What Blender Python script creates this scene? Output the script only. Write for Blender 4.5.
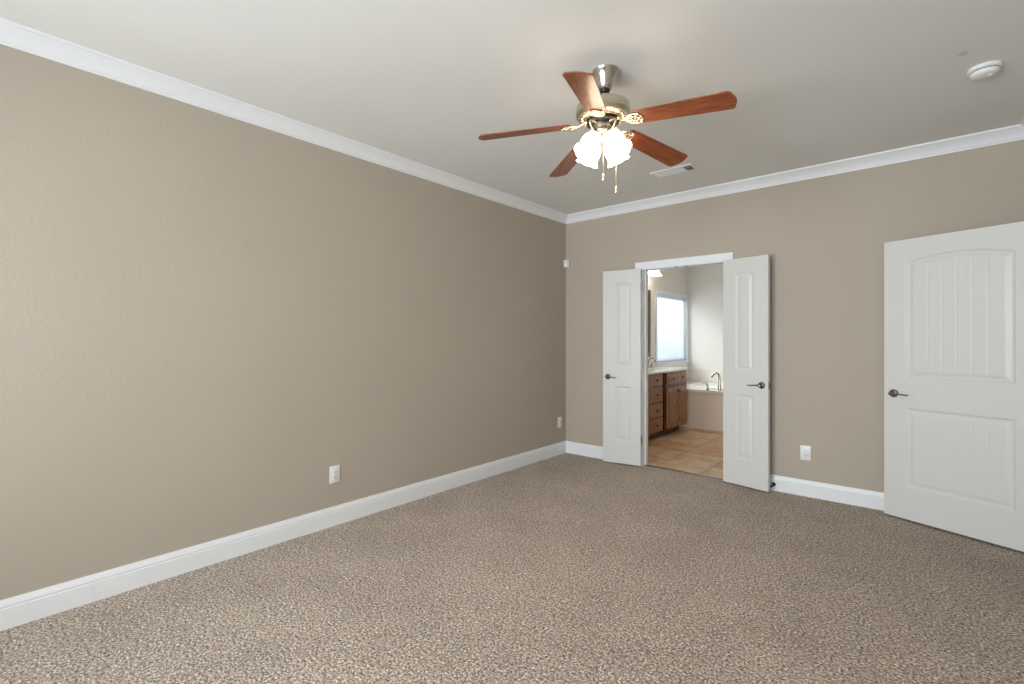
import bpy, bmesh, math, random
from mathutils import Vector, Matrix
PI = math.pi
scene = bpy.context.scene
for o in list(bpy.data.objects): bpy.data.objects.remove(o)
C = scene.collection

# ---------------------------------------------------------------- camera
YAW = math.radians(40.51)
F_PX = 484.5
cd = bpy.data.cameras.new('camera'); cam = bpy.data.objects.new('camera', cd); C.objects.link(cam)
cam.location = (3.193, -4.703, 1.32)
cam.rotation_euler = (PI/2, 0, YAW)
cd.sensor_width = 36.0; cd.sensor_fit = 'HORIZONTAL'; cd.lens = F_PX*36.0/1024
cd.shift_y = -3.0/1024; cd.clip_start = 0.02
scene.camera = cam

# ---------------------------------------------------------------- world, light, exposure
vs = scene.view_settings
vs.view_transform = 'Standard'; vs.look = 'None'; vs.gamma = 1.0; vs.use_curve_mapping = False
vs.exposure = 0.02
w = bpy.data.worlds.new('sky'); scene.world = w; w.use_nodes = True
bg = w.node_tree.nodes['Background']
bg.inputs['Color'].default_value = (0.86, 0.93, 1.0, 1); bg.inputs['Strength'].default_value = 1.5

def area(name, loc, direction, sx, sy, power, color, spread=180):
    l = bpy.data.lights.new(name, 'AREA'); l.shape = 'RECTANGLE'; l.size = sx; l.size_y = sy
    l.energy = power; l.color = color; l.spread = math.radians(spread)
    o = bpy.data.objects.new(name, l); C.objects.link(o); o.location = loc
    o.rotation_euler = Vector(direction).to_track_quat('-Z', 'Y').to_euler()
    return o
# daylight entering by the bedroom windows behind the camera
area('daylight_bedroom_a', (1.10, -6.56, 1.45), (0.06, 1, 0), 1.2, 1.7, 70, (0.865, 0.94, 1.0), 128)
area('daylight_bedroom_b', (2.60, -6.56, 1.45), (0.06, 1, 0), 1.2, 1.7, 70, (0.865, 0.94, 1.0), 128)
# daylight outside the bathroom window
area('daylight_bathroom', (-1.00, 3.00, 2.00), (1, 0, -.35), 1.3, 1.2, 80, (0.93, 0.97, 1.0))

# ---------------------------------------------------------------- materials
def newmat(name):
    m = bpy.data.materials.new(name); m.use_nodes = True
    nt = m.node_tree; return m, nt, nt.nodes['Principled BSDF']
def pset(b, **k):
    names = {'color': 'Base Color', 'rough': 'Roughness', 'metal': 'Metallic', 'spec': 'Specular IOR Level',
             'coat': 'Coat Weight', 'coat_rough': 'Coat Roughness', 'trans': 'Transmission Weight'}
    for a, v in k.items():
        i = b.inputs[names[a]]
        i.default_value = (*v, 1) if a == 'color' else v
def srgb(r, g, b):
    f = lambda c: (c/255/12.92) if c/255 <= .04045 else ((c/255+.055)/1.055)**2.4
    return (f(r), f(g), f(b))
def coords(nt, kind='Object', scale=(1, 1, 1)):
    tc = nt.nodes.new('ShaderNodeTexCoord'); mp = nt.nodes.new('ShaderNodeMapping')
    mp.inputs['Scale'].default_value = scale
    nt.links.new(tc.outputs[kind], mp.inputs['Vector']); return mp.outputs['Vector']
def noise(nt, vec, scale, detail=2, rough=.5):
    n = nt.nodes.new('ShaderNodeTexNoise'); n.inputs['Scale'].default_value = scale
    n.inputs['Detail'].default_value = detail; n.inputs['Roughness'].default_value = rough
    nt.links.new(vec, n.inputs['Vector']); return n.outputs['Fac']
def ramp(nt, fac, stops):
    r = nt.nodes.new('ShaderNodeValToRGB'); el = r.color_ramp.elements
    while len(el) < len(stops): el.new(.5)
    for e, (p, c) in zip(el, stops): e.position = p; e.color = (*c, 1)
    nt.links.new(fac, r.inputs['Fac']); return r.outputs['Color']
def bump(nt, b, h, strength, dist):
    n = nt.nodes.new('ShaderNodeBump'); n.inputs['Strength'].default_value = strength
    n.inputs['Distance'].default_value = dist
    nt.links.new(h, n.inputs['Height']); nt.links.new(n.outputs['Normal'], b.inputs['Normal'])
def mix(nt, a, b, fac, mode='MIX'):
    m = nt.nodes.new('ShaderNodeMix'); m.data_type = 'RGBA'; m.blend_type = mode
    for v, i in ((fac, 0), (a, 6), (b, 7)):
        if hasattr(v, 'links'): nt.links.new(v, m.inputs[i])
        elif i == 0: m.inputs[0].default_value = v
        else: m.inputs[i].default_value = (*v, 1)
    return m.outputs[2]
def simple(name, color, rough=.5, metal=0, **k):
    m, nt, b = newmat(name); pset(b, color=color, rough=rough, metal=metal, **k); return m

def paint(name, col, bump_s=.25, spots=()):
    m, nt, b = newmat(name); pset(b, rough=.72, spec=.25)
    v = coords(nt); c = ramp(nt, noise(nt, v, 1.3, 3), [(.3, tuple(x*.985 for x in col)), (.7, tuple(min(1, x*1.015) for x in col))])
    tc = nt.nodes.new('ShaderNodeTexCoord')
    for (p, r, k) in spots:
        d = nt.nodes.new('ShaderNodeVectorMath'); d.operation = 'DISTANCE'
        nt.links.new(tc.outputs['Object'], d.inputs[0]); d.inputs[1].default_value = p
        mr = nt.nodes.new('ShaderNodeMapRange'); mr.inputs['From Min'].default_value = r*.3; mr.inputs['From Max'].default_value = r
        mr.inputs['To Min'].default_value = k; mr.inputs['To Max'].default_value = 0
        nt.links.new(d.outputs['Value'], mr.inputs['Value'])
        c = mix(nt, c, tuple(x*.45 for x in col), mr.outputs['Result'])
    nt.links.new(c, b.inputs['Base Color'])
    bump(nt, b, noise(nt, v, 75, 3, .55), bump_s, .004)
    return m
MAT = {}
MAT['tan'] = paint('tan_wall_paint', srgb(186, 175, 160), .3, [((0, -3.50, 1.90), .03, .12)])
MAT['ceiling'] = paint('ceiling_paint', srgb(236, 236, 233), .12, [((3.334, -1.401, 2.743), .03, .45)])
MAT['bath'] = paint('bathroom_wall_paint', srgb(234, 232, 225), .15)
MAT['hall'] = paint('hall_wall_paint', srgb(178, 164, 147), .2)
MAT['trim'] = simple('white_trim_paint', srgb(240, 242, 244), .35)
MAT['door'] = simple('white_door_paint', srgb(220, 219, 216), .38)
MAT['plastic'] = simple('white_plastic', srgb(238, 238, 235), .35)
MAT['slot'] = simple('dark_slot', (.03, .03, .03), .7)
MAT['black'] = simple('black_rubber', (.008, .008, .008), .45)
MAT['nickel'] = simple('satin_nickel', (.50, .48, .45), .24, 1)
MAT['dark_nickel'] = simple('dark_nickel', (.30, .29, .28), .2, 1)
MAT['marble'] = None

def carpet():
    m, nt, b = newmat('frieze_carpet'); pset(b, rough=1.0, spec=.05)
    b.inputs['Sheen Weight'].default_value = .25; b.inputs['Sheen Roughness'].default_value = .6
    v = coords(nt)
    f1 = noise(nt, v, 92, 5, .72)
    vo = nt.nodes.new('ShaderNodeTexVoronoi'); vo.inputs['Scale'].default_value = 125; vo.feature = 'F1'
    wv = nt.nodes.new('ShaderNodeVectorMath'); wv.operation = 'ADD'
    nn = nt.nodes.new('ShaderNodeTexNoise'); nn.inputs['Scale'].default_value = 60; nt.links.new(v, nn.inputs['Vector'])
    sc = nt.nodes.new('ShaderNodeVectorMath'); sc.operation = 'SCALE'; sc.inputs['Scale'].default_value = .03
    nt.links.new(nn.outputs['Color'], sc.inputs[0]); nt.links.new(v, wv.inputs[0]); nt.links.new(sc.outputs[0], wv.inputs[1])
    nt.links.new(wv.outputs[0], vo.inputs['Vector'])
    base = ramp(nt, f1, [(.39, srgb(48, 34, 24)), (.45, srgb(166, 145, 125)), (.54, srgb(216, 195, 174)), (.60, srgb(255, 248, 236))])
    big = ramp(nt, noise(nt, v, 2.3, 4, .6), [(.36, (.86, .85, .84)), (.62, (1.0, 1.0, 1.0))])
    sep = nt.nodes.new('ShaderNodeSeparateColor'); nt.links.new(vo.outputs['Color'], sep.inputs[0])
    tuft = ramp(nt, sep.outputs[0], [(0.0, (.50, .46, .42)), (.22, (.88, .87, .86)), (.8, (1.05, 1.05, 1.05)), (1.0, (1.3, 1.3, 1.3))])
    base = mix(nt, base, tuft, 1.0, 'MULTIPLY')
    nt.links.new(mix(nt, base, big, 1.0, 'MULTIPLY'), b.inputs['Base Color'])
    add = nt.nodes.new('ShaderNodeMath'); add.operation = 'SUBTRACT'
    nt.links.new(f1, add.inputs[0]); nt.links.new(vo.outputs['Distance'], add.inputs[1])
    bump(nt, b, add.outputs[0], .75, .010)
    return m
MAT['carpet'] = carpet()

def tile():
    m, nt, b = newmat('travertine_floor_tile'); pset(b, rough=.38)
    v = coords(nt)
    mp = nt.nodes.new('ShaderNodeMapping'); mp.inputs['Location'].default_value = (-.146, -.0, 0)
    nt.links.new(v, mp.inputs['Vector'])
    br = nt.nodes.new('ShaderNodeTexBrick'); br.offset = 0; br.squash = 1
    br.inputs['Scale'].default_value = 1; br.inputs['Brick Width'].default_value = .457; br.inputs['Row Height'].default_value = .457
    br.inputs['Mortar Size'].default_value = .006; br.inputs['Mortar Smooth'].default_value = .2
    br.inputs['Color1'].default_value = (*srgb(216, 190, 156), 1); br.inputs['Color2'].default_value = (*srgb(196, 150, 98), 1)
    br.inputs['Mortar'].default_value = (*srgb(150, 122, 94), 1)
    nt.links.new(mp.outputs[0], br.inputs['Vector'])
    mott = ramp(nt, noise(nt, v, 5, 5, .65), [(.38, (.72, .62, .50)), (.6, (1, 1, 1))])
    nt.links.new(mix(nt, br.outputs['Color'], mott, 1, 'MULTIPLY'), b.inputs['Base Color'])
    inv = nt.nodes.new('ShaderNodeMath'); inv.operation = 'SUBTRACT'; inv.inputs[0].default_value = 1
    nt.links.new(br.outputs['Fac'], inv.inputs[1]); bump(nt, b, inv.outputs[0], .5, .003)
    return m
MAT['tile'] = tile()

def wood(name, dark, mid, light, axis_scale, rough=.35, coat=.2, scale=1):
    m, nt, b = newmat(name); pset(b, rough=rough, coat=coat, coat_rough=.15)
    v = coords(nt, 'Object', axis_scale)
    n = noise(nt, v, 9*scale, 6, .68)
    nt.links.new(ramp(nt, n, [(.32, dark), (.5, mid), (.68, light)]), b.inputs['Base Color'])
    bump(nt, b, n, .15, .001)
    return m
MAT['blade'] = wood('cherry_fan_blade_wood', srgb(80, 36, 14), srgb(136, 66, 28), srgb(172, 94, 44), (1.2, 12, 12), .42, .45)
MAT['cab'] = wood('knotty_alder_cabinet_wood', srgb(64, 38, 18), srgb(132, 86, 44), srgb(176, 122, 68), (6, 6, .8), .4, .2)
MAT['cab_dark'] = wood('dark_cabinet_wood', srgb(40, 22, 12), srgb(74, 44, 24), srgb(98, 60, 34), (6, 6, .8), .4, .2)  # darker than the front wood, shows in the gaps between fronts
MAT['frame_wood'] = wood('dark_mirror_frame_wood', srgb(48, 30, 16), srgb(82, 54, 32), srgb(100, 70, 44), (6, 6, .8), .4, .2)

def marble():
    m, nt, b = newmat('cultured_marble'); pset(b, rough=.2)
    v = coords(nt)
    nt.links.new(ramp(nt, noise(nt, v, 4, 6, .65), [(.35, srgb(232, 226, 214)), (.6, srgb(244, 241, 235))]), b.inputs['Base Color'])
    return m
MAT['marble'] = marble()
MAT['apron'] = simple('tub_apron_tile', srgb(226, 212, 196), .35)
MAT['tub'] = simple('white_acrylic', srgb(244, 243, 240), .15)

def brass(name, c, r, bs=.0):
    m, nt, b = newmat(name); pset(b, color=c, rough=r, metal=1)
    if bs: bump(nt, b, noise(nt, coords(nt), 90, 2), bs, .002)
    return m
MAT['fan_metal'] = brass('brushed_fan_nickel', (.62, .56, .47), .3)
MAT['fan_canopy'] = brass('polished_canopy_nickel', (.60, .57, .53), .2)
MAT['fan_gold'] = brass('antique_cast_nickel', (.86, .76, .60), .3, .35)
def emissive(name, col, strength, base=(.9, .88, .84), fres=False):
    m, nt, b = newmat(name); pset(b, color=base, rough=.35)
    b.inputs['Emission Color'].default_value = (*col, 1); b.inputs['Emission Strength'].default_value = strength
    return m
MAT['shade'] = emissive('lit_frosted_glass', (1.0, .80, .55), 6.0)
MAT['bulb'] = emissive('lit_bulb', (1.0, .80, .55), 30.0)
MAT['vanity_shade'] = emissive('lit_vanity_glass', (1.0, .90, .76), 8.0)
MAT['bath_disc'] = emissive('bath_fill_glow', (1.0, .98, .95), 50.0)  # glow of the added, unseen bathroom fill light
MAT['mirror'] = simple('mirror_glass', (.9, .9, .9), .02, 1)
def slat_mat():
    m, nt, b = newmat('white_blind_slat'); pset(b, color=srgb(240, 243, 246), rough=.5)
    tr = nt.nodes.new('ShaderNodeBsdfTranslucent'); tr.inputs['Color'].default_value = (.85, .9, .95, 1)
    mx = nt.nodes.new('ShaderNodeMixShader'); mx.inputs[0].default_value = .5
    out = nt.nodes['Material Output']
    nt.links.new(b.outputs[0], mx.inputs[1]); nt.links.new(tr.outputs[0], mx.inputs[2]); nt.links.new(mx.outputs[0], out.inputs['Surface'])
    return m
MAT['slat'] = slat_mat()
def glass_mat():
    m, nt, b = newmat('window_glass')
    t = nt.nodes.new('ShaderNodeBsdfTransparent'); g = nt.nodes.new('ShaderNodeBsdfGlossy'); g.inputs['Roughness'].default_value = .02
    mx = nt.nodes.new('ShaderNodeMixShader'); mx.inputs[0].default_value = .06
    nt.links.new(t.outputs[0], mx.inputs[1]); nt.links.new(g.outputs[0], mx.inputs[2])
    nt.links.new(mx.outputs[0], nt.nodes['Material Output'].inputs['Surface']); return m
MAT['glass'] = glass_mat()

# ---------------------------------------------------------------- mesh helpers
class MB:
    def __init__(s): s.v = []; s.f = []
    def add(s, vs, fs, mat=None):
        n = len(s.v)
        s.v += [tuple(mat @ Vector(p)) if mat else tuple(p) for p in vs]
        s.f += [tuple(i+n for i in f) for f in fs]; return s
    def box(s, x0, x1, y0, y1, z0, z1, bevel=0, mat=None, seg=2):
        bm = bmesh.new()
        vs = [bm.verts.new((x, y, z)) for x in (x0, x1) for y in (y0, y1) for z in (z0, z1)]
        for f in ((0, 1, 3, 2), (4, 6, 7, 5), (0, 4, 5, 1), (2, 3, 7, 6), (0, 2, 6, 4), (1, 5, 7, 3)):
            bm.faces.new([vs[i] for i in f])
        if bevel: bmesh.ops.bevel(bm, geom=list(bm.edges), offset=bevel, segments=seg, profile=.5, affect='EDGES')
        bmesh.ops.recalc_face_normals(bm, faces=bm.faces)
        bm.verts.index_update()
        s.add([v.co.copy() for v in bm.verts], [[v.index for v in f.verts] for f in bm.faces], mat); bm.free(); return s
    def lathe(s, prof, n=32, mat=None, mod=None, cap=True):
        vs, fs = [], []
        for j, (r, z) in enumerate(prof):
            for i in range(n):
                a = 2*PI*i/n; rr, zz = r, z
                if mod: rr, zz = mod(r, z, a, j)
                vs.append((rr*math.cos(a), rr*math.sin(a), zz))
        for j in range(len(prof)-1):
            for i in range(n):
                k = (i+1) % n; fs.append((j*n+i, j*n+k, (j+1)*n+k, (j+1)*n+i))
        if cap:
            if prof[0][0] > 1e-6: fs.append(tuple(range(n))[::-1])
            if prof[-1][0] > 1e-6: fs.append(tuple((len(prof)-1)*n+i for i in range(n)))
        return s.add(vs, fs, mat)
    def tube(s, pts, rad, n=10, flat=1.0, up=None, cap=True, mat=None):
        P = [Vector(p) for p in pts]; vs, fs = [], []
        R = rad if isinstance(rad, (list, tuple)) else [rad]*len(P)
        prev = Vector(up) if up else None
        for i, p in enumerate(P):
            t = (P[min(i+1, len(P)-1)] - P[max(i-1, 0)]).normalized()
            if prev is None: prev = Vector((0, 0, 1)) if abs(t.z) < .9 else Vector((1, 0, 0))
            nx = (prev - t*prev.dot(t)).normalized(); prev = nx; ny = t.cross(nx)
            for k in range(n):
                a = 2*PI*k/n; vs.append(p + nx*math.cos(a)*R[i]*flat + ny*math.sin(a)*R[i])
        for i in range(len(P)-1):
            for k in range(n):
                q = (k+1) % n; fs.append((i*n+k, i*n+q, (i+1)*n+q, (i+1)*n+k))
        if cap: fs.append(tuple(range(n))[::-1]); fs.append(tuple((len(P)-1)*n+k for k in range(n)))
        return s.add(vs, fs, mat)
    def torus(s, R, r, n=28, m=8, flat=1.0, mat=None):
        vs, fs = [], []
        for i in range(n):
            a = 2*PI*i/n
            for k in range(m):
                b = 2*PI*k/m; rr = R + r*math.cos(b)
                vs.append((rr*math.cos(a), rr*math.sin(a), r*math.sin(b)*flat))
        for i in range(n):
            for k in range(m):
                i2, k2 = (i+1) % n, (k+1) % m; fs.append((i*m+k, i2*m+k, i2*m+k2, i*m+k2))
        return s.add(vs, fs, mat)
    def prism(s, poly, z0, z1, mat=None):
        n = len(poly)
        vs = [(x, y, z0) for x, y in poly] + [(x, y, z1) for x, y in poly]
        fs = [tuple(range(n))[::-1], tuple(range(n, 2*n))] + [(i, (i+1) % n, n+(i+1) % n, n+i) for i in range(n)]
        return s.add(vs, fs, mat)
def obj(name, mb, mat, parent=None, smooth=None, loc=None, bevel=0):
    me = bpy.data.meshes.new(name); me.from_pydata(mb.v, [], mb.f); me.validate(); me.update()
    bm = bmesh.new(); bm.from_mesh(me); bmesh.ops.recalc_face_normals(bm, faces=bm.faces); bm.to_mesh(me); bm.free()
    if smooth is not None:
        me.shade_smooth(); me.set_sharp_from_angle(angle=math.radians(smooth))
    me.materials.append(MAT[mat])
    o = bpy.data.objects.new(name, me); C.objects.link(o)
    if loc: o.location = loc
    if parent: o.parent = parent
    if bevel:
        b = o.modifiers.new('bevel', 'BEVEL'); b.width = bevel; b.segments = 2; b.limit_method = 'ANGLE'
    return o
def tag(o, label=None, cat=None, group=None, kind=None):
    if label: o['label'] = label
    if cat: o['category'] = cat
    if group: o['group'] = group
    if kind: o['kind'] = kind
    return o
def empty(name, loc=(0, 0, 0), rz=0, label=None, cat=None, group=None, kind=None):
    o = bpy.data.objects.new(name, None); C.objects.link(o); o.empty_display_size = .1
    o.location = loc; o.rotation_euler = (0, 0, rz); return tag(o, label, cat, group, kind)
def copy_tree(o, parent=None, **t):
    c = o.copy(); C.objects.link(c)
    if parent: c.parent = parent
    for ch in list(o.children): copy_tree(ch, c)
    for k, v in t.items(): c[k] = v
    return c
def struct(name, mb, mat, label, cat, smooth=None):
    return tag(obj(name, mb, mat, None, smooth), label, cat, None, 'structure')
def bezier(p0, p1, p2, p3, n=12):
    P = [Vector(p) for p in (p0, p1, p2, p3)]
    return [P[0]*(1-t)**3 + P[1]*3*t*(1-t)**2 + P[2]*3*t*t*(1-t) + P[3]*t**3 for t in [i/n for i in range(n+1)]]

# ---------------------------------------------------------------- room shell
W, Y0, H, T = 3.75, -6.35, 2.743, .12          # width, front wall, height, wall thickness
DX0, DX1, DZ = .949, 1.784, 2.05               # bathroom opening
RY0, RY1 = -1.305, -.475                       # doorway in the right wall
BY = 3.80; BX = 2.9                            # bathroom far wall and right wall
struct('floor', MB().box(-T, 5.1, Y0-T, .05, -.1, 0), 'carpet', 'mottled tan frieze carpet covering the bedroom floor', 'floor')
struct('floor_bathroom', MB().box(-T, BX+T, .05, BY+T, -.1, -.002), 'tile', 'square tan stone floor tiles in the bathroom beyond the double doors', 'floor')
struct('ceiling', MB().box(-T, 5.1, Y0-T, .06, H, H+.1), 'ceiling', 'pale greige textured bedroom ceiling', 'ceiling')
struct('ceiling_bathroom', MB().box(-T, BX+T, .06, BY+T, H, H+.1), 'bath', 'cream bathroom ceiling', 'ceiling')
struct('wall_left', MB().box(-T, 0, Y0-T, .06, 0, H), 'tan', 'long plain tan bedroom wall on the left', 'wall')
m = MB().box(0, DX0, 0, T, 0, H).box(DX1, W+T, 0, T, 0, H).box(DX0, DX1, 0, T, DZ, H)
struct('wall_back', m, 'tan', 'tan bedroom wall around the bathroom double doorway', 'wall')
m = MB().box(W, W+T, Y0-T, RY0, 0, H).box(W, W+T, RY1, 0, 0, H).box(W, W+T, RY0, RY1, DZ, H)
struct('wall_right', m, 'tan', 'tan bedroom wall behind the large open door', 'wall')
# front wall with two windows, behind the camera
wins = [(.50, 1.70), (2.00, 3.20)]; WZ0, WZ1 = .60, 2.30
m = MB().box(0, W, Y0-T, Y0, 0, WZ0).box(0, W, Y0-T, Y0, WZ1, H)
for a, b in ((0, .50), (1.70, 2.00), (3.20, W)): m.box(a, b, Y0-T, Y0, WZ0, WZ1)
struct('wall_front', m, 'tan', 'tan bedroom wall with two windows facing the doors', 'wall')
def window(idx, a, b, z0, z1, M, label):
    """frame in local x (along wall), y (0 inner face .. T outer), z"""
    t = empty('window_%d' % idx, label=label, cat='window', kind='structure'); t.matrix_world = M
    f = MB().box(a, a+.05, .05, .11, z0, z1).box(b-.05, b, .05, .11, z0, z1).box(a+.05, b-.05, .05, .11, z0, z0+.05)
    f.box(a+.05, b-.05, .05, .11, z1-.05, z1)
    if idx < 3: f.box(a+.05, b-.05, .06, .10, (z0+z1)/2-.02, (z0+z1)/2+.02)
    obj('window_frame', f, 'trim', t)
    obj('glass_pane', MB().box(a+.05, b-.05, .078, .082, z0+.05, z1-.05), 'glass', t)
    obj('window_sill', MB().box(a-.03, b+.03, -.03, .05, z0-.02, z0, .004), 'trim', t)
    return t
for i, (a, b) in enumerate(wins):
    window(i+1, a, b, WZ0, WZ1, Matrix.Translation((a+b, Y0, 0)) @ Matrix.Rotation(PI, 4, 'Z'), 'white framed bedroom window in the wall facing the doors')
# hallway outside the large door
m = MB().box(4.98, 5.1, Y0, .05, 0, H).box(W+T, 4.98, -.10, .05, 0, H).box(W+T, 4.98, -3.1, -3.0, 0, H)
struct('wall_hall', m, 'hall', 'tan hallway wall outside the large door', 'wall')

# bathroom shell
BW0, BW1, BZ0, BZ1 = 2.50, 3.74, .95, 2.03     # bathroom window along y
m = MB().box(-T, 0, .06, BW0, 0, H).box(-T, 0, BW1, BY, 0, H).box(-T, 0, BW0, BW1, 0, BZ0).box(-T, 0, BW0, BW1, BZ1, H)
struct('wall_bathroom_left', m, 'bath', 'cream bathroom wall holding the window and mirror', 'wall')
struct('wall_bathroom_back', MB().box(-T, BX+T, BY, BY+T, 0, H), 'bath', 'cream bathroom wall above the tub', 'wall')
struct('wall_bathroom_right', MB().box(BX, BX+T, T, BY, 0, H), 'bath', 'cream bathroom wall on the right', 'wall')

# ---- crown moulding and baseboards: profile swept along a wall, mitred at the corners
crown = [(0, -.085), (.008, -.085), (.010, -.076), (.018, -.073), (.022, -.062), (.034, -.045), (.048, -.030),
         (.060, -.022), (.066, -.014), (.076, -.011), (.078, 0), (0, 0)]
base = [(0, 0), (.016, 0), (.016, .094), (.0125, .097), (.0125, .101), (.0155, .104), (.013, .118), (.008, .127), (.006, .134), (0, .134)]
def sweep(mb, A, B, n, prof, z, mitA=True, mitB=True):
    A, B, n = Vector(A), Vector(B), Vector(n); u = (B-A).normalized()
    k = len(prof); vs = []
    for P, s, mt in ((A, 1, mitA), (B, -1, mitB)):
        for d, h in prof:
            q = P + n*d + (u*d*s if mt else Vector((0, 0)))
            vs.append((q.x, q.y, z+h))
    fs = [(i, (i+1) % k, k+(i+1) % k, k+i) for i in range(k)] + [tuple(range(k)), tuple(range(k, 2*k))]
    return mb.add(vs, fs)
E_ = .0005
cor = [(0+E_, Y0), (0+E_, 0-E_), (W, 0-E_), (W, Y0)]
for i, (A, B, n, lab) in enumerate([((0, Y0), (0, 0), (1, 0), 'white crown moulding along the left bedroom wall'),
                            ((0, 0), (W, 0), (0, -1), 'white crown moulding above the bathroom double doors'),
                            ((W, 0), (W, Y0), (-1, 0), 'white crown moulding above the large open door'),
                            ((W, Y0), (0, Y0), (0, 1), 'white crown moulding above the bedroom windows')]):
    struct('trim_%d' % (i+1), sweep(MB(), A, B, n, crown, H), 'trim', lab, 'crown moulding', 35)
CW = .065                                       # casing width
m = sweep(MB(), (0, Y0), (0, -4.2170), (1, 0), base, 0, True, False); sweep(m, (0, -4.2164), (0, 0), (1, 0), base, 0, False, True)
struct('baseboard_left', m, 'trim', 'long white baseboard along the left wall', 'baseboard', 35)
m = sweep(MB(), (0, 0), (DX0-CW, 0), (0, -1), base, 0, True, False)
struct('baseboard_back', m, 'trim', 'short white baseboard between the corner and the narrow left door', 'baseboard', 35)
m = sweep(MB(), (DX1+CW, 0), (W, 0), (0, -1), base, 0, False, True)
struct('baseboard_back_right', m, 'trim', 'white baseboard under the outlet between the double doors and large door', 'baseboard', 35)
m = sweep(MB(), (W, 0), (W, RY1+CW), (-1, 0), base, 0, True, False); sweep(m, (W, RY0-CW), (W, Y0), (-1, 0), base, 0, False, True)
struct('baseboard_right', m, 'trim', 'white baseboard on the right wall beside the large doorway', 'baseboard', 35)
struct('baseboard_front', sweep(MB(), (W, Y0), (0, Y0), (0, 1), base, 0), 'trim', 'white baseboard under the bedroom windows', 'baseboard', 35)

# ---- door casings and jambs
def casing(mb, along, a, b, top, n, off, w=CW):
    """along 0: opening along x on plane y=off; 1: along y on plane x=off. n = sign of protrusion"""
    pr = [(0, 0), (0, .010), (.010, .013), (.045, .016), (.055, .018), (w, .018), (w, 0)]
    k = len(pr)
    # left jamb strip, head, right strip with mitred corners
    paths = [((a, 0), (a, top), -1, 0), ((a, top), (b, top), 0, 1), ((b, top), (b, 0), 1, 0)]
    sec = []
    for (p, dx, dz) in (((a, 0), -1, 0), ((a, top), -1, 1), ((b, top), 1, 1), ((b, 0), 1, 0)):
        sec.append([(p[0]+dx*q, off+n*h, p[1]+dz*q) for q, h in pr])
    vs = [v for s_ in sec for v in s_]
    fs = []
    for s_ in range(3):
        fs += [(s_*k+i, s_*k+(i+1) % k, (s_+1)*k+(i+1) % k, (s_+1)*k+i) for i in range(k)]
    fs += [tuple(range(k)), tuple(range(3*k, 4*k))]
    if along: vs = [(y, x, z) for x, y, z in vs]
    mb.add(vs, fs)
m = MB(); casing(m, 0, DX0, DX1, DZ, -1, -.0005); casing(m, 0, DX0, DX1, DZ, 1, T+.0005)
struct('trim_5', m, 'trim', 'white casing framing the bathroom double doorway', 'door casing', 30)
J = .012
m = MB().box(DX0, DX0+J, -.004, T+.004, 0, DZ).box(DX1-J, DX1, -.004, T+.004, 0, DZ).box(DX0+J, DX1-J, -.004, T+.004, DZ-J, DZ)
m.box(DX0+J, DX0+J+.011, .045, .080, 0, DZ-J).box(DX1-J-.011, DX1-J, .045, .080, 0, DZ-J)
jb = struct('trim_6', m, 'trim', 'white jamb lining the bathroom double doorway', 'door jamb')
for x in (1.30, 1.40):
    obj('ball_catch', MB().box(x-.022, x+.022, .008, .034, DZ-J-.002, DZ-J).lathe([(0, DZ-J-.009), (.006, DZ-J-.007), (.009, DZ-J-.001)], 16, Matrix.Translation((x, .021, 0))), 'dark_nickel', jb, 40)
m = MB(); casing(m, 1, RY0, RY1, DZ, -1, W-.0005); casing(m, 1, RY0, RY1, DZ, 1, W+T+.0005)
struct('trim_7', m, 'trim', 'white casing framing the large doorway', 'door casing', 30)
m = MB().box(W-.002, W+T+.004, RY0, RY0+J, 0, DZ).box(W-.002, W+T+.004, RY1-J, RY1, 0, DZ).box(W-.002, W+T+.004, RY0+J, RY1-J, DZ-J, DZ)
struct('trim_8', m, 'trim', 'white jamb lining the large doorway', 'door jamb')
struct('trim_9', MB().box(DX0+J, DX1-J, .035, .065, 0, .006, .002), 'dark_nickel', 'thin metal strip between carpet and bathroom tile', 'threshold')

# ---------------------------------------------------------------- doors
def sstep(t): t = max(0, min(1, t)); return t*t*(3-2*t)
def panel_depth(x, z, x0, x1, z0, z1, rise, planks, wd):
    """relief (negative = recessed) of one moulded panel with an arched top"""
    xm, hw = (x0+x1)/2, (x1-x0)/2
    top = z1 - rise*((x-xm)/hw)**2 if abs(x-xm) <= hw else z1-rise
    d = min(x-x0, x1-x, z-z0, top-z)
    if d <= 0: return 0
    # outer bead, groove, slope up to the raised field
    if d < wd*.22: return -.009*sstep(d/(wd*.22))
    if d < wd*.42: return -.009
    if d < wd: h = -.009 + .0065*sstep((d-wd*.42)/(wd*.58))
    else: h = -.0025
    if planks > 1 and d > wd*.9:
        pw = (x1-x0-2*wd)/planks; q = (x-x0-wd)/pw
        r = abs(q-round(q))*pw
        if .5 < q < planks-.5 and r < .006: h -= .0018*(1-r/.006)
    return h
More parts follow.
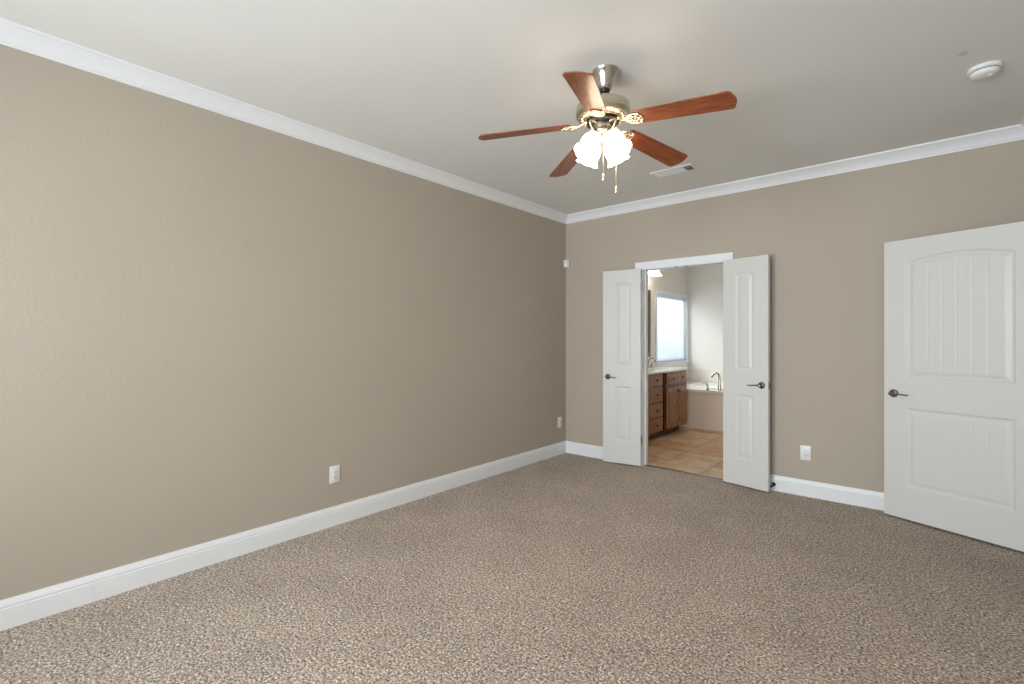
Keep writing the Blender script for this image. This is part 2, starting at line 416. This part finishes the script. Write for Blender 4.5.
def leaf(w, h, th, side, x0, x1, planks, wd, step=.005):
    """leaf from x=0 to w, visible face at y=0, back at y=th"""
    nx, nz = int(round(w/step)), int(round(h/step)); mb = MB()
    P = [(x0, x1, 1.025, 1.90, .045 if planks > 1 else .022), (x0, x1, .235, .805, 0)]
    for face in (0, 1):
        vs = []
        for j in range(nz+1):
            for i in range(nx+1):
                x, z = w*i/nx, h*j/nz
                d = sum(panel_depth(x, z, a, b, c, e, r, planks, wd) for a, b, c, e, r in P)
                vs.append((x, -d if not face else th+d, z))
        fs = [(j*(nx+1)+i, j*(nx+1)+i+1, (j+1)*(nx+1)+i+1, (j+1)*(nx+1)+i) for j in range(nz) for i in range(nx)]
        mb.add(vs, fs)
    K = (nx+1)*(nz+1)
    rim = [i for i in range(nx+1)] + [j*(nx+1)+nx for j in range(1, nz+1)] + [nz*(nx+1)+i for i in range(nx-1, -1, -1)] + [j*(nx+1) for j in range(nz-1, 0, -1)]
    for a, b in zip(rim, rim[1:]+rim[:1]): mb.f.append((a, b, b+K, a+K))
    return mb
def handle(parent, x, z, dirx, th):
    """lever set on both faces; dirx = direction of the lever along the leaf"""
    for s, y in ((-1, 0), (1, th)):
        M = Matrix.Translation((x, y, z)) @ Matrix.Rotation(PI/2 if s < 0 else -PI/2, 4, 'X')
        h = obj('handle', MB().lathe([(.030, 0), (.030, .004), (.027, .008), (.020, .011), (.014, .014), (.0115, .020), (.0115, .040), (.013, .044), (.013, .052), (.009, .056), (0, .057)], 28, M), 'dark_nickel', parent, 40)
        yy = y + s*.048
        pts = bezier((x, yy, z), (x+dirx*.035, yy+s*.004, z+.008), (x+dirx*.07, yy, z-.010), (x+dirx*.108, yy-s*.006, z-.002), 12)
        obj('lever', MB().tube(pts, [.010, .0095, .009, .0085, .008, .008, .0078, .0076, .0076, .0075, .0073, .007, .0045], 12, .7), 'dark_nickel', h, 40)
def make_door(idx, p_free, p_hinge, w, x0, x1, planks, wd, lab, free_at_left=True, hx=.062):
    """local x runs left to right as seen from the room"""
    L, R = (Vector(p_free), Vector(p_hinge)) if free_at_left else (Vector(p_hinge), Vector(p_free))
    d = R-L; t = empty('door_%d' % idx, (L.x, L.y, .015), math.atan2(d.y, d.x), lab, 'door', kind='structure')
    th = .035
    obj('door_leaf', leaf(w, 2.027, th, 0, x0, x1, planks, wd), 'door', t, 50)
    handle(t, hx if free_at_left else w-hx, .905, 1 if free_at_left else -1, th)
    xe = 0 if free_at_left else w; s = -1 if free_at_left else 1
    obj('latch_plate', MB().box(min(xe, xe+s*.0015), max(xe, xe+s*.0015), .006, .029, .875, .935).box(min(xe, xe+s*.009), max(xe, xe+s*.009), .012, .023, .897, .913), 'dark_nickel', t)
    xh = w+.004 if free_at_left else -.004
    for z in (.22, 1.02, 1.80):
        obj('hinge', MB().lathe([(0, -.003), (.0055, 0), (.0055, .09), (0, .093)], 12, Matrix.Translation((xh, .018, z))).box(min(xh, xh-s*.0), max(xh, xh-s*.0)+.001, .018, .030, z, z+.09), 'nickel', t, 40)
    return t
make_door(1, (.566, -.130), (.966, -.062), .404, .138, .298, 1, .045, 'narrow white panelled door folded back left of the bathroom opening', True, .055)
make_door(2, (2.168, -.138), (1.776, -.056), .402, .118, .278, 1, .045, 'narrow white panelled door folded back right of the bathroom opening', False, .055)
make_door(3, (2.955, -.128), (3.722, -.438), .827, .137, .712, 6, .05, 'large white two panel door with arched plank panels standing open at right', True, .062)

# ---------------------------------------------------------------- small wall and ceiling things
def outlet(loc, rz, label):
    t = empty('wall_outlet', loc, rz, label, 'outlet', 'white wall outlets in the bedroom')
    obj('cover_plate', MB().box(-.039, .039, -.006, 0, -.061, .061, .0025), 'plastic', t, 40)
    r = obj('receptacle', MB().box(-.017, .017, -.0085, -.004, -.034, .034, .0015), 'plastic', t, 40)
    s = MB()
    for z in (.017, -.017):
        s.box(-.0075, -.0055, -.0088, -.008, z-.002, z+.006).box(.0055, .0075, -.0088, -.008, z-.002, z+.006)
        s.lathe([(.0022, 0), (.0022, .0008)], 10, Matrix.Translation((0, -.008, z-.008)) @ Matrix.Rotation(PI/2, 4, 'X'))
    obj('slots', s, 'slot', r); return t
# local -y is the room side of the plate
outlet((.0005, -2.906, .361), PI/2, 'white outlet low on the middle of the left wall')
outlet((.0005, -.126, .365), PI/2, 'white outlet on the left wall beside the far corner')
outlet((2.424, -.0005, .363), 0, 'white outlet on the back wall between double doors and large door')

t = empty('motion_sensor', (0, 0, 2.19), PI/4, 'small white motion sensor mounted high in the room corner', 'sensor')
# local -y points out of the corner after turning by 45 degrees
obj('sensor_body', MB().box(-.031, .031, -.062, -.032, -.045, .045, .008), 'plastic', t, 40)
obj('sensor_lens', MB().box(-.021, .021, -.066, -.060, -.034, .008, .004), 'plastic', t, 40)
obj('indicator', MB().lathe([(.005, 0), (.005, .003), (0, .004)], 12, Matrix.Translation((.004, -.062, .018)) @ Matrix.Rotation(PI/2, 4, 'X')), 'slot', t, 40)
obj('corner_bracket', MB().prism([(-.031, -.0335), (.031, -.0335), (.004, -.0065), (-.004, -.0065)], -.03, .03), 'plastic', t)

t = empty('smoke_detector', (3.428, -1.160, H), 0, 'round white smoke detector on the ceiling at upper right', 'smoke detector')
obj('mounting_base', MB().lathe([(.068, 0), (.068, -.014), (.064, -.018), (.056, -.019)], 40), 'plastic', t, 40)
obj('vent_ring', MB().lathe([(.053, -.018), (.053, -.024)], 40), 'slot', t, 40)
obj('detector_cover', MB().lathe([(.057, -.023), (.058, -.027), (.054, -.038), (.044, -.044), (.02, -.047), (0, -.047)], 40), 'plastic', t, 40)
obj('test_button', MB().lathe([(.010, -.046), (.010, -.0495), (0, -.050)], 20, Matrix.Translation((.02, 0, 0))), 'plastic', t, 40)

t = empty('air_vent', (1.572, -.700, H), 0, 'white rectangular air register on the ceiling behind the fan', 'vent')
hx_, hy_ = .180, .080
m = MB().box(-hx_, hx_, -hy_, -hy_+.022, -.008, 0, .002).box(-hx_, hx_, hy_-.022, hy_, -.008, 0, .002)
m.box(-hx_, -hx_+.022, -hy_+.02, hy_-.02, -.008, 0, .002).box(hx_-.022, hx_, -hy_+.02, hy_-.02, -.008, 0, .002).box(.088, .096, -hy_+.02, hy_-.02, -.007, -.001)
obj('vent_frame', m, 'trim', t)
obj('duct_opening', MB().box(-hx_+.02, hx_-.02, -hy_+.02, hy_-.02, -.0012, -.0004), 'slot', t)
m = MB()
for k in range(8):
    M = Matrix.Translation((-.035, -hy_+.030+k*.0145, -.006)) @ Matrix.Rotation(math.radians(-22), 4, 'X')
    m.box(-.122, .122, -.0085, .0085, -.0007, .0007, mat=M)
for k in range(4):
    M = Matrix.Translation((.107+k*.014, 0, -.006)) @ Matrix.Rotation(math.radians(62), 4, 'Y')
    m.box(-.007, .007, -hy_+.022, hy_-.022, -.0007, .0007, mat=M)
obj('louvers', m, 'trim', t)

t = empty('door_stop', (2.186, -.0165, .056), 0, 'small black door stop on the baseboard behind the right narrow door', 'door stop')
RX = Matrix.Rotation(PI/2, 4, 'X')
obj('stop_base', MB().lathe([(.017, 0), (.017, .003), (.012, .010), (.006, .014), (0, .014)], 20, RX), 'black', t, 40)
obj('stop_rod', MB().tube([(0, -.012, 0), (-.004, -.045, -.006), (-.008, -.058, -.008)], .005, 10), 'black', t, 40)
obj('rubber_tip', MB().lathe([(0, .050), (.009, .052), (.010, .062), (.006, .068), (0, .069)], 16, Matrix.Translation((-.008, 0, -.008)) @ RX), 'black', t, 40)

# ---------------------------------------------------------------- ceiling fan
FX, FY = 1.897, -2.450
fan = empty('ceiling_fan', (FX, FY, 0), 0, 'ceiling fan with five reddish wood blades and a lit four shade lamp kit', 'ceiling fan')
ox, oy = .000, .026                                          # the rod hangs a touch off the canopy centre
TC = Matrix.Translation((ox, oy, 0))
cn = obj('canopy', MB().lathe([(.070, H), (.073, H-.006), (.070, H-.014), (.064, H-.020), (.053, H-.048), (.041, H-.078), (.034, H-.098), (.029, H-.102), (0, H-.102)], 48, TC), 'fan_canopy', fan, 35)
obj('hanger_ball', MB().lathe([(0, 2.654), (.020, 2.652), (.027, 2.643), (.028, 2.634), (.022, 2.622), (0, 2.618)], 28, Matrix.Translation((ox*.8, oy*.8, 0))), 'black', cn, 60)
obj('downrod', MB().tube([(ox*.8, oy*.8, 2.64), (0, 0, 2.555)], .0125, 18).lathe([(.019, 2.553), (.022, 2.556), (.022, 2.575), (.016, 2.582), (.0125, 2.583)], 24), 'fan_canopy', fan, 40)
mh = obj('motor_housing', MB().lathe([(.02, 2.566), (.045, 2.565), (.085, 2.562), (.118, 2.556), (.133, 2.549), (.138, 2.540), (.138, 2.512), (.141, 2.508), (.141, 2.502), (.138, 2.498), (.136, 2.490), (.128, 2.482), (.110, 2.478), (.085, 2.474), (.03, 2.474)], 64), 'fan_metal', fan, 35)
m = MB()
for k in range(24):
    a = 2*PI*k/24
    M = Matrix.Rotation(a, 4, 'Z') @ Matrix.Translation((.107, 0, 2.4775)) @ Matrix.Rotation(math.radians(8), 4, 'Y')
    m.lathe([(0, -.0045), (.0035, -.0035), (.0055, 0), (0, .002)], 8, M @ Matrix.Diagonal((2.6, 1.15, 1, 1)))
m.torus(.090, .003, 48, 8, 1, Matrix.Translation((0, 0, 2.474))).torus(.127, .0028, 48, 8, 1, Matrix.Translation((0, 0, 2.4815)))
obj('lattice_ring', m, 'fan_gold', mh, 60)
obj('flywheel', MB().lathe([(.03, 2.474), (.082, 2.474), (.086, 2.470), (.086, 2.456), (.080, 2.452), (.03, 2.452)], 48), 'black', fan, 35)
obj('switch_housing', MB().lathe([(.03, 2.453), (.050, 2.451), (.052, 2.446), (.051, 2.436), (.052, 2.415), (.056, 2.409), (.054, 2.402), (.045, 2.394), (.030, 2.386), (.014, 2.380), (.010, 2.370), (.006, 2.364), (0, 2.362)], 48), 'fan_metal', fan, 35)

PH, PITCH, ZB = .050, -.205, 2.389
def blade_poly():
    r0, r1, w0, w1 = .160, .658, .053, .0655; P = []
    for k in range(9):                       # rounded root end
        a = PI/2 + PI*k/8; P.append((r0+.030 + .030*math.cos(a), w0*math.sin(a)*1.0))
    c = .022
    for k in range(7):
        a = -PI/2 + (PI/2)*k/6; P.append((r1-.012-c + c*math.cos(a), -w1+c + c*math.sin(a)))
    for k in range(1, 8):                    # slightly bowed tip
        y = (-w1+c) + (2*w1-2*c)*k/8; P.append((r1-.012 + .012*(1-(y/(w1-c))**2), y))
    for k in range(7):
        a = (PI/2)*k/6; P.append((r1-.012-c + c*math.cos(a), w1-c + c*math.sin(a)))
    return P
bm_ = MB().prism(blade_poly(), -.003, .003)
im = MB()                                     # cast iron: open leaf medallion and arm
zi = -.0065
im.torus(.036, .0040, 32, 8, .7, Matrix.Translation((.180, 0, zi)) @ Matrix.Diagonal((1.05, 1.05, 1, 1)))
im.torus(.017, .0032, 24, 8, .8, Matrix.Translation((.180, 0, zi)))
for k in range(8):
    a = 2*PI*k/8 + PI/8
    im.tube([(.180+.015*math.cos(a), .015*math.sin(a), zi), (.180+.027*math.cos(a+.25), .027*math.sin(a+.25), zi-.003), (.180+.041*math.cos(a), .041*math.sin(a), zi)], [.003, .0045, .003], 8)
for s in (-1, 1): im.tube(bezier((.128, 0, zi), (.135, s*.026, zi), (.155, s*.046, zi), (.208, s*.036, zi), 10), .0036, 8)
im.lathe([(0, -.004), (.005, -.003), (.006, 0)], 12, Matrix.Translation((.180, 0, zi)))
for s in (-1, 1): im.lathe([(0, -.004), (.004, -.003), (.0055, 0)], 12, Matrix.Translation((.204, s*.026, zi)))
blade0 = obj('blade', bm_, 'blade', fan, 30, bevel=.0015)
iron0 = obj('blade_iron', im, 'fan_gold', blade0, 60)
# the arm is level with the flywheel, so it is twisted back by the blade pitch at its inner end
am = MB().tube(bezier((.080, 0, .012), (.100, 0, .012), (.110, 0, -.004), (.145, 0, zi), 14), [.013, .012, .011, .0105, .010, .0095, .009, .009, .009, .0095, .0105, .012, .013, .013, .012], 12, .45, up=(0, 0, 1))
arm0 = obj('iron_arm', am, 'fan_gold', blade0, 60)
DROOP = math.radians(6.2)
def blade_matrix(k):
    return (Matrix.Translation((0, 0, ZB)) @ Matrix.Rotation(PH + k*2*PI/5, 4, 'Z') @ Matrix.Translation((.64, 0, 0)) @
            Matrix.Rotation(DROOP, 4, 'Y') @ Matrix.Translation((-.64, 0, 0)) @ Matrix.Rotation(PITCH, 4, 'X'))
blade0.matrix_basis = blade_matrix(0)
for k in range(1, 5):
    b = copy_tree(blade0, fan)
    b.matrix_basis = blade_matrix(k)

va = math.atan2(FY+4.703, FX-3.193)           # direction from the room's near corner to the fan
tilt = math.radians(33)
def ruffle(r, z, a, j):
    k = max(0, (z-.080)/.045)
    fl = 1 + .012*math.cos(12*a)
    return (r*fl*(1+.012*k*k*math.cos(8*a)), z + .0015*k*k*math.cos(8*a))
prof = [(.019, 0), (.025, .003), (.034, .014), (.044, .030), (.051, .050), (.053, .068), (.051, .084), (.0495, .096), (.052, .107), (.057, .117), (.064, .128)]
inner = [(r-.003, z) for r, z in prof[::-1]]
shade_m = MB().lathe(prof+inner, 48, None, ruffle, cap=False)
first = None
for k in range(4):
    a = va + PI/4 + k*PI/2
    # local +z of the shade runs down its axis
    M = Matrix.Rotation(a, 4, 'Z') @ Matrix.Translation((.052, 0, 2.385)) @ Matrix.Rotation(PI-tilt, 4, 'Y')
    if first is None:
        sh = first = obj('lamp_shade', shade_m, 'shade', fan, 60)
        obj('bulb', MB().lathe([(0, 0.0), (.010, .005), (.012, .02), (.020, .045), (.023, .060), (.020, .074), (.010, .083), (0, .085)], 20), 'bulb', sh, 60)
    else: sh = copy_tree(first, fan)
    sh.matrix_basis = M
sock = MB().lathe([(.010, -.036), (.017, -.033), (.020, -.026), (.0205, -.010), (.024, -.006), (.0245, .002), (.020, .004)], 28)
s0 = None
for k in range(4):
    a = va + PI/4 + k*PI/2
    M = Matrix.Rotation(a, 4, 'Z') @ Matrix.Translation((.052, 0, 2.385)) @ Matrix.Rotation(PI-tilt, 4, 'Y')
    if s0 is None:
        s0 = sc_ = obj('lamp_socket', sock, 'fan_gold', fan, 50)
    else: sc_ = copy_tree(s0, fan)
    sc_.matrix_basis = M
armm = MB().tube(bezier((.046, 0, 2.448), (.105, 0, 2.478), (.105, 0, 2.415), (.048, 0, 2.400), 16), .0045, 10)
a0 = None
for k in range(4):
    if a0 is None: a0 = ar = obj('light_arm', armm, 'fan_gold', fan, 60)
    else: ar = copy_tree(a0, fan)
    ar.matrix_basis = Matrix.Rotation(va + PI/4 + k*PI/2, 4, 'Z')
def chain(x, y, z0, z1, kk):
    c = MB(); n = int((z0-z1)/.006)
    for i in range(n): c.lathe([(0, -.0022), (.0022, 0), (0, .0022)], 6, Matrix.Translation((x, y, z0-i*.006)))
    c.tube([(x, y, z0), (x, y, z1)], .0012, 6)
    o = obj('pull_chain', c, 'fan_gold', fan, 60)
    obj('pull_fob', MB().lathe([(0, 0), (.004, -.003), (.006, -.012), (.0095, -.026), (.0095, -.035), (.004, -.042), (0, -.043)], 16, Matrix.Translation((x, y, z1))), 'fan_gold', o, 60)
rx, ry = math.cos(YAW), math.sin(YAW)          # to the right as seen from the near corner
chain(-.006*rx + .050*math.sin(YAW), -.006*ry - .050*math.cos(YAW), 2.40, 2.176, 0)
chain(.078*rx - .035*math.sin(YAW), .078*ry + .035*math.cos(YAW), 2.40, 2.138, 1)

# ---------------------------------------------------------------- bathroom furniture
VX, VY0, VY1 = .50, .33, 2.340
van = empty('bathroom_vanity', (0, (VY0+VY1)/2, 0), 0, 'brown wood bathroom vanity with drawers and paired doors beside the tub', 'vanity cabinet')
cy = (VY0+VY1)/2
def V(mb): 
    mb.v = [(x, y-cy, z) for x, y, z in mb.v]; return mb
DA, DB = 1.10, 1.56                            # drawer bank
m = MB().box(.002, VX-.022, VY0, VY1, .085, .868).box(.002, VX-.075, VY0+.01, VY1-.01, 0, .085)
m.box(VX-.022, VX-.002, VY0, VY1, .085, .868)
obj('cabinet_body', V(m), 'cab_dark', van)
def knob(parent, x, y, z):
    obj('knob', V(MB().lathe([(.006, 0), (.005, .012), (.013, .018), (.014, .024), (.009, .029), (0, .030)], 18, Matrix.Translation((x, y, z)) @ Matrix.Rotation(PI/2, 4, 'Y'))), 'slot', parent, 50)
def front(name, y0, y1, z0, z1, raised=True, x=VX):
    m = MB().box(x, x+.018, y0, y1, z0, z1, .004)
    if raised: 
        e = .05 if z1-z0 > .3 else .03
        # raised field with bevelled border
        m2 = MB(); a, b, c, d = y0+e, y1-e, z0+e, z1-e; q = .018
        m.add([(x+.0182, a, c), (x+.0182, b, c), (x+.0182, b, d), (x+.0182, a, d), (x+.026, a+q, c+q), (x+.026, b-q, c+q), (x+.026, b-q, d-q), (x+.026, a+q, d-q)],
              [(0, 1, 5, 4), (1, 2, 6, 5), (2, 3, 7, 6), (3, 0, 4, 7), (4, 5, 6, 7)])
    return obj(name, V(m), 'cab', van)
for z0, z1 in ((.705, .855), (.490, .690), (.295, .475), (.100, .280)):
    d = front('drawer', DA+.02, DB-.02, z0, z1, False); knob(d, VX+.018, (DA+DB)/2, (z0+z1)/2)
for y0, y1 in ((DB, VY1), (VY0, DA)):
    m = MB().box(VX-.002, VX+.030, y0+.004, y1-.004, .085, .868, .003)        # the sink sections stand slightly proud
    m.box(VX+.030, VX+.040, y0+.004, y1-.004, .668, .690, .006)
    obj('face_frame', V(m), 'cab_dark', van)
    d = front('false_drawer', y0+.04, y1-.04, .705, .855, True, VX+.030)
    knob(d, VX+.048, y0+.04+(y1-y0-.08)*.28, .780); knob(d, VX+.048, y0+.04+(y1-y0-.08)*.72, .780)
    mid = (y0+y1)/2
    d = front('cabinet_door', y0+.035, mid-.004, .100, .655, True, VX+.030); knob(d, VX+.048, mid-.028, .60)
    d = front('cabinet_door', mid+.004, y1-.035, .100, .655, True, VX+.030); knob(d, VX+.048, mid+.028, .60)
m = MB().box(.001, VX+.058, VY0-.02, VY1+.02, .869, .899, .006).box(.001, .022, VY0-.02, VY1+.02, .899, .985, .004)
ct = tag(obj('vanity_countertop', m, 'marble', None, 40), 'cream stone countertop lying on the wooden vanity', 'countertop')
for y in (.73, 1.97):
    obj('sink_bowl', MB().torus(.19, .010, 40, 10, .5, Matrix.Translation((.30, y, .900)) @ Matrix.Diagonal((.8, 1.1, 1, 1))).lathe([(0, .9005), (.175, .9005), (.185, .902)], 40, Matrix.Translation((.30, y, 0)) @ Matrix.Diagonal((.8, 1.1, 1, 1))), 'tub', ct, 50)
def sink_faucet(y, lab):
    t = empty('sink_faucet', (.085, y, .899), 0, lab, 'faucet', 'faucets on the vanity counter')
    obj('spout', MB().lathe([(.024, 0), (.022, .008), (.014, .02), (.012, .05)], 20).tube(bezier((0, 0, .05), (0, 0, .16), (.09, 0, .17), (.11, 0, .09), 14), [.012]*13+[.010, .011], 12), 'nickel', t, 50)
    for s in (-1, 1):
        h = obj('faucet_handle', MB().lathe([(.024, 0), (.021, .01), (.012, .03), (.010, .055), (.013, .062), (0, .068)], 20, Matrix.Translation((0, s*.10, 0))).tube([(0, s*.10, .060), (.01, s*.135, .072), (.015, s*.165, .078)], [.008, .007, .005], 10), 'nickel', t, 50)
sink_faucet(2.03, 'brushed metal sink faucet standing on the counter below the mirror')
sink_faucet(.73, 'brushed metal sink faucet at the near end of the counter')
MY0, MY1, MZ0, MZ1 = .45, 2.225, 1.05, 2.06
mir = empty('wall_mirror', (.002, (MY0+MY1)/2, MZ0), 0, 'wide wall mirror in a dark wood frame above the vanity', 'mirror')
cy2 = (MY0+MY1)/2
def L(mb): mb.v = [(x, y-cy2, z-MZ0) for x, y, z in mb.v]; return mb
fw = .075
m = MB().box(0, .030, MY0, MY0+fw, MZ0, MZ1, .005).box(0, .030, MY1-fw, MY1, MZ0, MZ1, .005).box(0, .030, MY0+fw, MY1-fw, MZ0, MZ0+fw, .005).box(0, .030, MY0+fw, MY1-fw, MZ1-fw, MZ1, .005)
obj('mirror_frame', L(m), 'frame_wood', mir)
obj('mirror_glass', L(MB().box(.002, .012, MY0+fw, MY1-fw, MZ0+fw, MZ1-fw)), 'mirror', mir)

vl = empty('vanity_light', (.002, 1.95, 2.36), 0, 'lit vanity light with flared glass shades above the mirror', 'wall light')
obj('back_plate', MB().box(0, .025, -.36, .36, -.035, .045, .006), 'nickel', vl, 40)
for y in (-.27, 0, .25):
    obj('lamp_arm', MB().tube(bezier((.025, y, .01), (.09, y, .02), (.13, y, .05), (.13, y, -.005), 10), .007, 10).lathe([(.018, .0), (.020, -.012), (.016, .012)], 16, Matrix.Translation((.13, y, 0))), 'nickel', vl, 50)
    obj('lamp_shade', MB().lathe([(.020, 0), (.034, -.010), (.044, -.030), (.050, -.052), (.066, -.072), (.082, -.086), (.079, -.086), (.062, -.070), (.046, -.052), (.040, -.030), (.030, -.013), (.018, -.004)], 32, Matrix.Translation((.13, y, -.006)), cap=False), 'vanity_shade', vl, 50)
cl = empty('bathroom_fill_light', (1.6, 1.6, H), 0, 'unseen round fill light added to brighten the bathroom', 'ceiling light')  # out-of-view fixture added to raise the bathroom brightness
obj('light_rim', MB().lathe([(.17, 0), (.175, -.01), (.165, -.025), (.15, -.027)], 40), 'nickel', cl, 40)
obj('glass_bowl', MB().lathe([(.155, -.022), (.14, -.055), (.10, -.080), (.05, -.092), (0, -.095)], 40), 'bath_disc', cl, 60)

# bathroom window with blinds (wall plane x=0, local x of window() -> -y)
Mw = Matrix.Rotation(PI/2, 4, 'Z')             # local x -> +y, local +y -> -x
window(3, BW0, BW1, BZ0, BZ1, Mw, 'white framed bathroom window above the tub')
m = MB()
for (a, b, c, d) in ((BW0-.055, BW0, BZ0-.055, BZ1+.055), (BW1, BW1+.055, BZ0-.055, BZ1+.055), (BW0, BW1, BZ1, BZ1+.055), (BW0, BW1, BZ0-.075, BZ0-.021)):
    m.box(.0005, .016, a, b, c, d, .003)
struct('trim_10', m, 'trim', 'white casing around the bathroom window', 'window casing')
bl = empty('window_blind', (-.030, (BW0+BW1)/2, BZ1), 0, 'white horizontal slat blind lowered in the bathroom window', 'blind')
hw = (BW1-BW0)/2 - .006
obj('head_rail', MB().box(-.016, .028, -hw, hw, -.05, -.002, .003), 'slat', bl)
m = MB(); n = 27
for k in range(n):
    M = Matrix.Translation((.006, 0, -.075 - k*(BZ1-BZ0-.11)/(n-1))) @ Matrix.Rotation(math.radians(44), 4, 'Y')
    m.box(-.024, .024, -hw, hw, -.0012, .0012, mat=M)
obj('slats', m, 'slat', bl)
obj('bottom_rail', MB().box(-.016, .024, -hw, hw, -(BZ1-BZ0)+.004, -(BZ1-BZ0)+.022, .003), 'slat', bl)
m = MB()
for y in (-hw*.8, -hw*.27, hw*.27, hw*.8): m.box(.029, .031, y-.003, y+.003, -(BZ1-BZ0)+.02, -.03)
obj('ladder_tapes', m, 'slat', bl)

# tub in the far corner
TY0, TX1, TZ = 2.47, 1.95, .575
tub = empty('bathtub', (TX1/2, (TY0+BY)/2, 0), 0, 'white corner soaking tub in a tan tiled deck beyond the vanity', 'bathtub')
tcx, tcy = TX1/2, (TY0+BY)/2
def TL(mb): mb.v = [(x-tcx, y-tcy, z) for x, y, z in mb.v]; return mb
obj('apron', TL(MB().box(.002, TX1, TY0+.015, TY0+.045, 0, TZ-.035).box(TX1-.03, TX1, TY0+.045, BY-.002, 0, TZ-.035)), 'apron', tub)
# deck with an oval hole
N = 64; a_, b_ = .72, .44; outer, hole = [], []
x0, x1, y0, y1 = .002, TX1+.015, TY0, BY-.002
cx_, cy_ = (x0+x1)/2, (y0+y1)/2+.03
for i in range(N):
    t_ = 2*PI*i/N; c_, s_ = math.cos(t_), math.sin(t_)
    k = min(((x1-cx_) if c_ > 0 else (cx_-x0))/max(abs(c_), 1e-6), ((y1-cy_) if s_ > 0 else (cy_-y0))/max(abs(s_), 1e-6))
    outer.append((cx_+c_*k, cy_+s_*k)); hole.append((cx_+a_*c_, cy_+b_*s_))
vs = [(x, y, TZ) for x, y in outer] + [(x, y, TZ) for x, y in hole] + [(x, y, TZ-.035) for x, y in outer] + [(x, y, TZ-.035) for x, y in hole]
fs = []
for i in range(N):
    j = (i+1) % N; fs += [(i, j, N+j, N+i), (2*N+i, 2*N+j, 3*N+j, 3*N+i), (i, j, 2*N+j, 2*N+i), (N+i, N+j, 3*N+j, 3*N+i)]
obj('deck', TL(MB().add(vs, fs)), 'marble', tub)
sc2 = Matrix.Translation((cx_, cy_, 0)) @ Matrix.Diagonal((a_, b_, 1, 1))
obj('basin', TL(MB().lathe([(1.04, TZ), (1.05, TZ+.012), (1.02, TZ+.020), (.97, TZ+.012), (.93, TZ-.05), (.86, TZ-.30), (.78, TZ-.42), (.5, TZ-.46), (0, TZ-.46)], 64, sc2)), 'tub', tub, 50)
obj('backsplash', TL(MB().box(.002, TX1, BY-.014, BY-.001, TZ, .79, .002).box(.001, .014, TY0+.01, BY-.014, TZ, .79, .002)), 'marble', tub)
tf = empty('tub_faucet', (.934, 2.535, TZ), 0, 'tall brushed metal tub spout with lever handles on the deck', 'faucet')
pts = bezier((0, 0, .0), (.004, 0, .15), (.015, .0, .285), (-.075, .03, .245), 16) + [Vector((-.105, .04, .212)), Vector((-.125, .045, .190))]
rr = [.027, .023, .020, .018, .017, .016, .0155, .015, .015, .0145, .014, .014, .014, .014, .0145, .015, .016, .018, .020]
obj('spout', MB().tube(pts, rr, 14), 'nickel', tf, 60)
obj('spout_base', MB().lathe([(.036, 0), (.034, .008), (.028, .014), (.024, .016)], 24), 'nickel', tf, 40)
for dx, s in ((-.155, -1), (.155, 1)):
    h = obj('faucet_handle', MB().lathe([(.026, 0), (.024, .008), (.015, .018), (.012, .07), (.015, .085), (.012, .094), (0, .097)], 20, Matrix.Translation((dx, -.035, 0))), 'nickel', tf, 50)
    obj('lever', MB().tube([(dx, -.035, .086), (dx+s*.03, -.035, .092), (dx+s*.085, -.032, .088)], [.009, .007, .0055], 10), 'nickel', h, 50)
